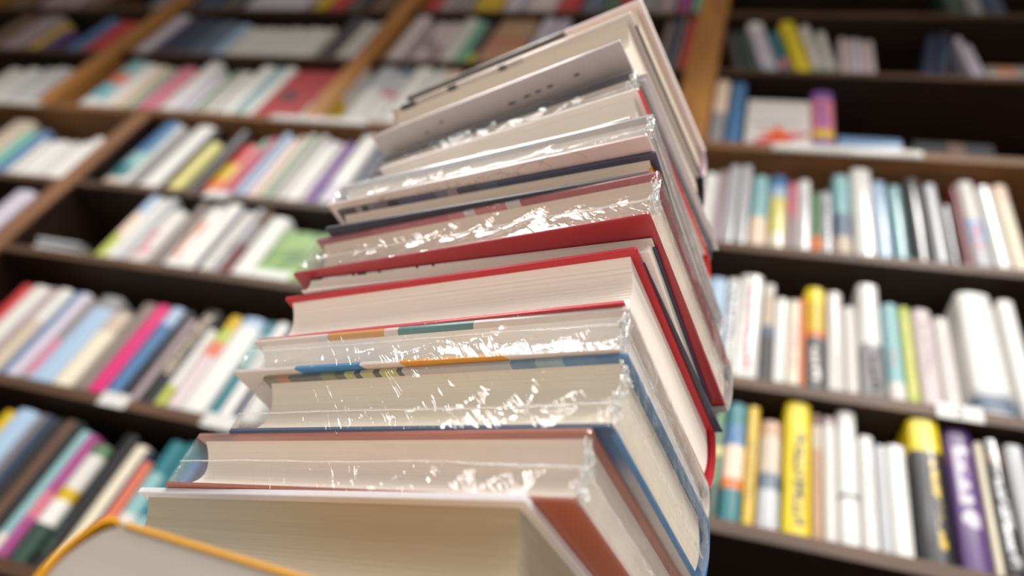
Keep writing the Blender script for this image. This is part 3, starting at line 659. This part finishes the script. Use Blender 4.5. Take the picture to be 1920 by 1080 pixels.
# ------------------------------------------------------------------ books shown face out or lying on the shelves
def slab_book(name, label, loc, wdt, hgt, thk, cover_m, rot=(0, 0, 0), group=None):
    """closed book; local x width, z height, front cover facing -y"""
    o = thing(name, label, 'book', loc, 0, group); o.rotation_euler = rot
    MB().box(0, wdt, 0, .002, 0, hgt).build('front_board', cover_m, o, bevel=.0006)
    MB().box(0, wdt, thk - .002, thk, 0, hgt).build('back_board', cover_m, o, bevel=.0006)
    MB().box(-.001, .0015, 0, thk, 0, hgt).build('spine', cover_m, o)
    MB().box(.0015, wdt - .003, .002, thk - .002, .003, hgt - .003).build('page_block', PAPER, o)
    return o
def facing(px0, px1, py, z, label, mat, Y=WALL_Y + .006, thk=.02, tilt=14):
    X0, X1 = shelf_x(px0, z, WALL_Y + .01), shelf_x(px1, z, WALL_Y + .01)
    zt = z + .1
    for _ in range(12): zt = top_z(py, (X0 + X1) / 2, Y + (zt - z) * math.tan(math.radians(tilt)), z)
    hgt = (zt - z) / math.cos(math.radians(tilt))
    return slab_book('book', label, (X0, Y, z + thk * math.sin(math.radians(tilt)) + .0006), X1 - X0, hgt, thk, mat, rot=(-math.radians(tilt), 0, 0))
gm = new_mat('meadow_cover'); mt, nt, bb = gm
tc = N(nt, 'ShaderNodeTexCoord'); nz = N(nt, 'ShaderNodeTexNoise'); nz.inputs['Scale'].default_value = 22; nz.inputs['Detail'].default_value = 6
nt.links.new(tc.outputs['Object'], nz.inputs['Vector']); rp = N(nt, 'ShaderNodeValToRGB')
rp.color_ramp.elements[0].color = lin((70, 110, 58)); rp.color_ramp.elements[1].color = lin((148, 184, 96)); rp.color_ramp.elements[0].position = .35; rp.color_ramp.elements[1].position = .65
nt.links.new(nz.outputs[0], rp.inputs[0]); nt.links.new(rp.outputs[0], bb.inputs['Base Color']); bb.inputs['Roughness'].default_value = .4
GREEN = mt
gb_ = facing(466, 560, 438, Z['S5L'], 'green meadow-covered book facing out beside the stack, left side', GREEN, tilt=3, thk=.03)
MB().box(.0, .088, -.0008, .0001, .0, .026).build('white_border', plain((232, 236, 226), .4, .3), gb_)
def disc(cx, cz, rx, rz, y, n=24): return [(cx + rx * math.cos(2 * math.pi * i / n), cz + rz * math.sin(2 * math.pi * i / n)) for i in range(n)]
rb_ = facing(467, 548, 134, Z['S3'], 'red book facing out with a dark oval, on the ledge', plain((188, 62, 66), .4, .3), tilt=3)
wd = .105
MB().prism([(p, q) for p, q in disc(.055, .12, .026, .026, 0)], 'y', -.0006, .0002).build('oval_print', plain((70, 62, 72), .5), rb_)
tb_ = facing(889, 962, 38, Z['S2'], 'tan book with red pattern facing out in the middle bay', bands([(0, C['tan']), (.25, (206, 130, 100)), (.4, C['tan']), (.6, (200, 110, 86)), (.8, C['tan'])], 'Z', .2, 0), tilt=3)
# white face-out book with an orange star
sb = facing(1395, 1520, 190, Z['S3'], 'white book facing out with an orange star, right bay ledge', plain((226, 218, 214), .35, .3), tilt=3, thk=.02)
X0, X1 = shelf_x(1395, Z['S3'], WALL_Y + .01), shelf_x(1520, Z['S3'], WALL_Y + .01); W_ = X1 - X0
star = []
for i in range(10):
    a = math.pi / 2 + i * math.pi / 5; r = (.044 if i % 2 == 0 else .019); star.append((W_ * .50 + r * math.cos(a), .052 + r * math.sin(a)))
MB().prism(star, 'y', -.0009, .0002).build('star_print', plain((236, 92, 36), .4), sb)
MB().prism([(W_ * .10, .012), (W_ * .5, .020), (W_ * .97, .056), (W_ * .97, .072), (W_ * .5, .048), (W_ * .2, .036)], 'y', -.0005, .0002).build('ribbon_print', plain((206, 88, 110), .4), sb)
for i in range(7):
    MB().prism([(W_ * .12 + i * .014, .092 + i * .002), (W_ * .12 + i * .014 + .009, .093 + i * .002), (W_ * .12 + i * .014 + .009, .103 + i * .002), (W_ * .12 + i * .014, .102 + i * .002)], 'y', -.0005, .0002).build('title_print', plain((150, 140, 160), .4), sb)
def lying(px0, px1, z, label, mat, thk, Y=WALL_Y + .006, dep=.16, name='book', yaw=0.0):
    X0, X1 = shelf_x(px0, z, Y), shelf_x(px1, z, Y)
    o = thing(name, label, 'book', ((X0 + X1) / 2, Y, z + .0006), yaw); h = (X1 - X0) / 2
    MB().box(-h, h, 0, dep, 0, .002).build('bottom_board', mat, o, bevel=.0005); MB().box(-h, h, 0, dep, thk - .002, thk).build('top_board', mat, o, bevel=.0005)
    MB().prism([(0, 0)] + [(-.004 * math.sin(math.pi * i / 6), thk * i / 6) for i in range(7)] + [(.002, thk), (.002, 0)], 'x', -h, h).build('spine', mat, o, smooth=True)
    MB().box(-h + .003, h - .003, .002, dep - .003, .002, thk - .002).build('page_block', PAPER, o)
    return o
lying(1572, 1692, Z['S3'], 'steel-blue book lying flat on the right ledge', plain((104, 140, 178), .35, .3), .046, Y=WALL_Y - .001)
lying(1714, 1866, Z['S3'], 'dark charcoal book lying flat on the right ledge', bands([(0, (44, 44, 48)), (.45, (110, 84, 72)), (.6, (44, 44, 48))], 'X', .2, .1, rough=.75, coat=0.0), .042, Y=WALL_Y - .001)
lying(1852, 1960, Z['S2'], 'grey-beige book lying at the far right of the second shelf', bands([(0, (150, 140, 128)), (.25, (190, 120, 90)), (.5, (150, 140, 128))], 'X', .14, .07), .05)
zp = Z['S5L']
for i, (a, b_, c, th, nm) in enumerate([(62, 150, (206, 206, 208), .016, 'white magazine at the bottom of the lying pile, second shelf below the ledge'), (66, 158, (120, 124, 130), .014, 'grey magazine in the middle of the lying pile, second shelf below the ledge'), (70, 146, (222, 222, 224), .010, 'pale magazine on top of the lying pile, second shelf below the ledge')]):
    lying(a, b_, zp, nm, plain(c, .25, .5), th, Y=WALL_Y + .012 + .002 * i, name='magazine', yaw=(.05, -.04, .03)[i]); zp += th + .001
# leaning book and rolled paper at the far left edge
shelf_book(-1.70, -1.635, Z['S5L'] - .06, .245, WALL_Y + .006, B('lav'), 'lavender book at the left edge beside the lower upright', rnd=random.Random(3))
# ------------------------------------------------------------------ price rails and label cards
M_RAIL = plain((236, 232, 224), .12, .8)
def rail(px0, px1, z, label, y=WALL_Y - .0066, h=.024):
    X0, X1 = shelf_x(px0, z - .012, WALL_Y - .007), shelf_x(px1, z - .012, WALL_Y - .007)
    o = thing('price_rail', label, 'price rail', ((X0 + X1) / 2, y, z - .026), 0, 'price rails on the ledge'); hw = (X1 - X0) / 2
    prof = [(0, 0), (-.004, .002), (-.0065, .008), (-.006, .016), (-.002, .023), (0, .026), (.0013, .026), (.0013, 0)]
    MB().prism(prof, 'x', -hw, hw).build('plastic_channel', M_RAIL, o, smooth=True)
    MB().box(-hw * .92, hw * .92, -.0072, -.0063, .008, .016).build('paper_strip', plain((240, 236, 228), .5), o)
rail(-70, 78, Z['S3'], 'white price rail at the far left of the ledge')
rail(512, 690, Z['S3'], 'white price rail on the ledge left of the stack')
rail(1448, 1728, Z['S3'], 'long white price rail on the ledge right of the stack')
def card(px0, px1, z, label, mark=False, h=.026):
    X0, X1 = shelf_x(px0, z - .01, WALL_Y), shelf_x(px1, z - .01, WALL_Y); hw = (X1 - X0) / 2
    o = thing('label_card', label, 'label', ((X0 + X1) / 2, WALL_Y - .0022, z - h + .004))
    MB().box(-hw, hw, -.0004, .0006, 0, h).build('card', plain((224, 222, 220), .35, .4), o)
    MB().box(-hw, hw, .0006, .0020, h * .2, h * .8).build('holder', plain((200, 200, 200), .3), o)
    if mark:
        cu = bpy.data.curves.new('digit', 'FONT'); cu.body = '2'; cu.size = .024; cu.align_x = 'CENTER'; cu.extrude = .0002
        tmp = bpy.data.objects.new('digit', cu); COL.objects.link(tmp); bpy.context.view_layer.update()
        me = bpy.data.meshes.new_from_object(tmp.evaluated_get(bpy.context.evaluated_depsgraph_get())); COL.objects.unlink(tmp); bpy.data.objects.remove(tmp)
        d = bpy.data.objects.new('digit', me); me.materials.append(plain((60, 58, 60), .6)); COL.objects.link(d); d.parent = o
        d.location = (0, -.0007, .005); d.rotation_euler = (math.pi / 2, 0, 0)
card(1755, 1843, Z['S5R'], 'white shelf card with a dark digit, right side', True)
card(382, 442, Z['S6'], 'white label card on the shelf edge beside the stack')
card(190, 240, Z['S6'], 'pale label card on the left shelf edge below the pink book')
card(385, 430, Z['S4'], 'small white card under the red and orange book')
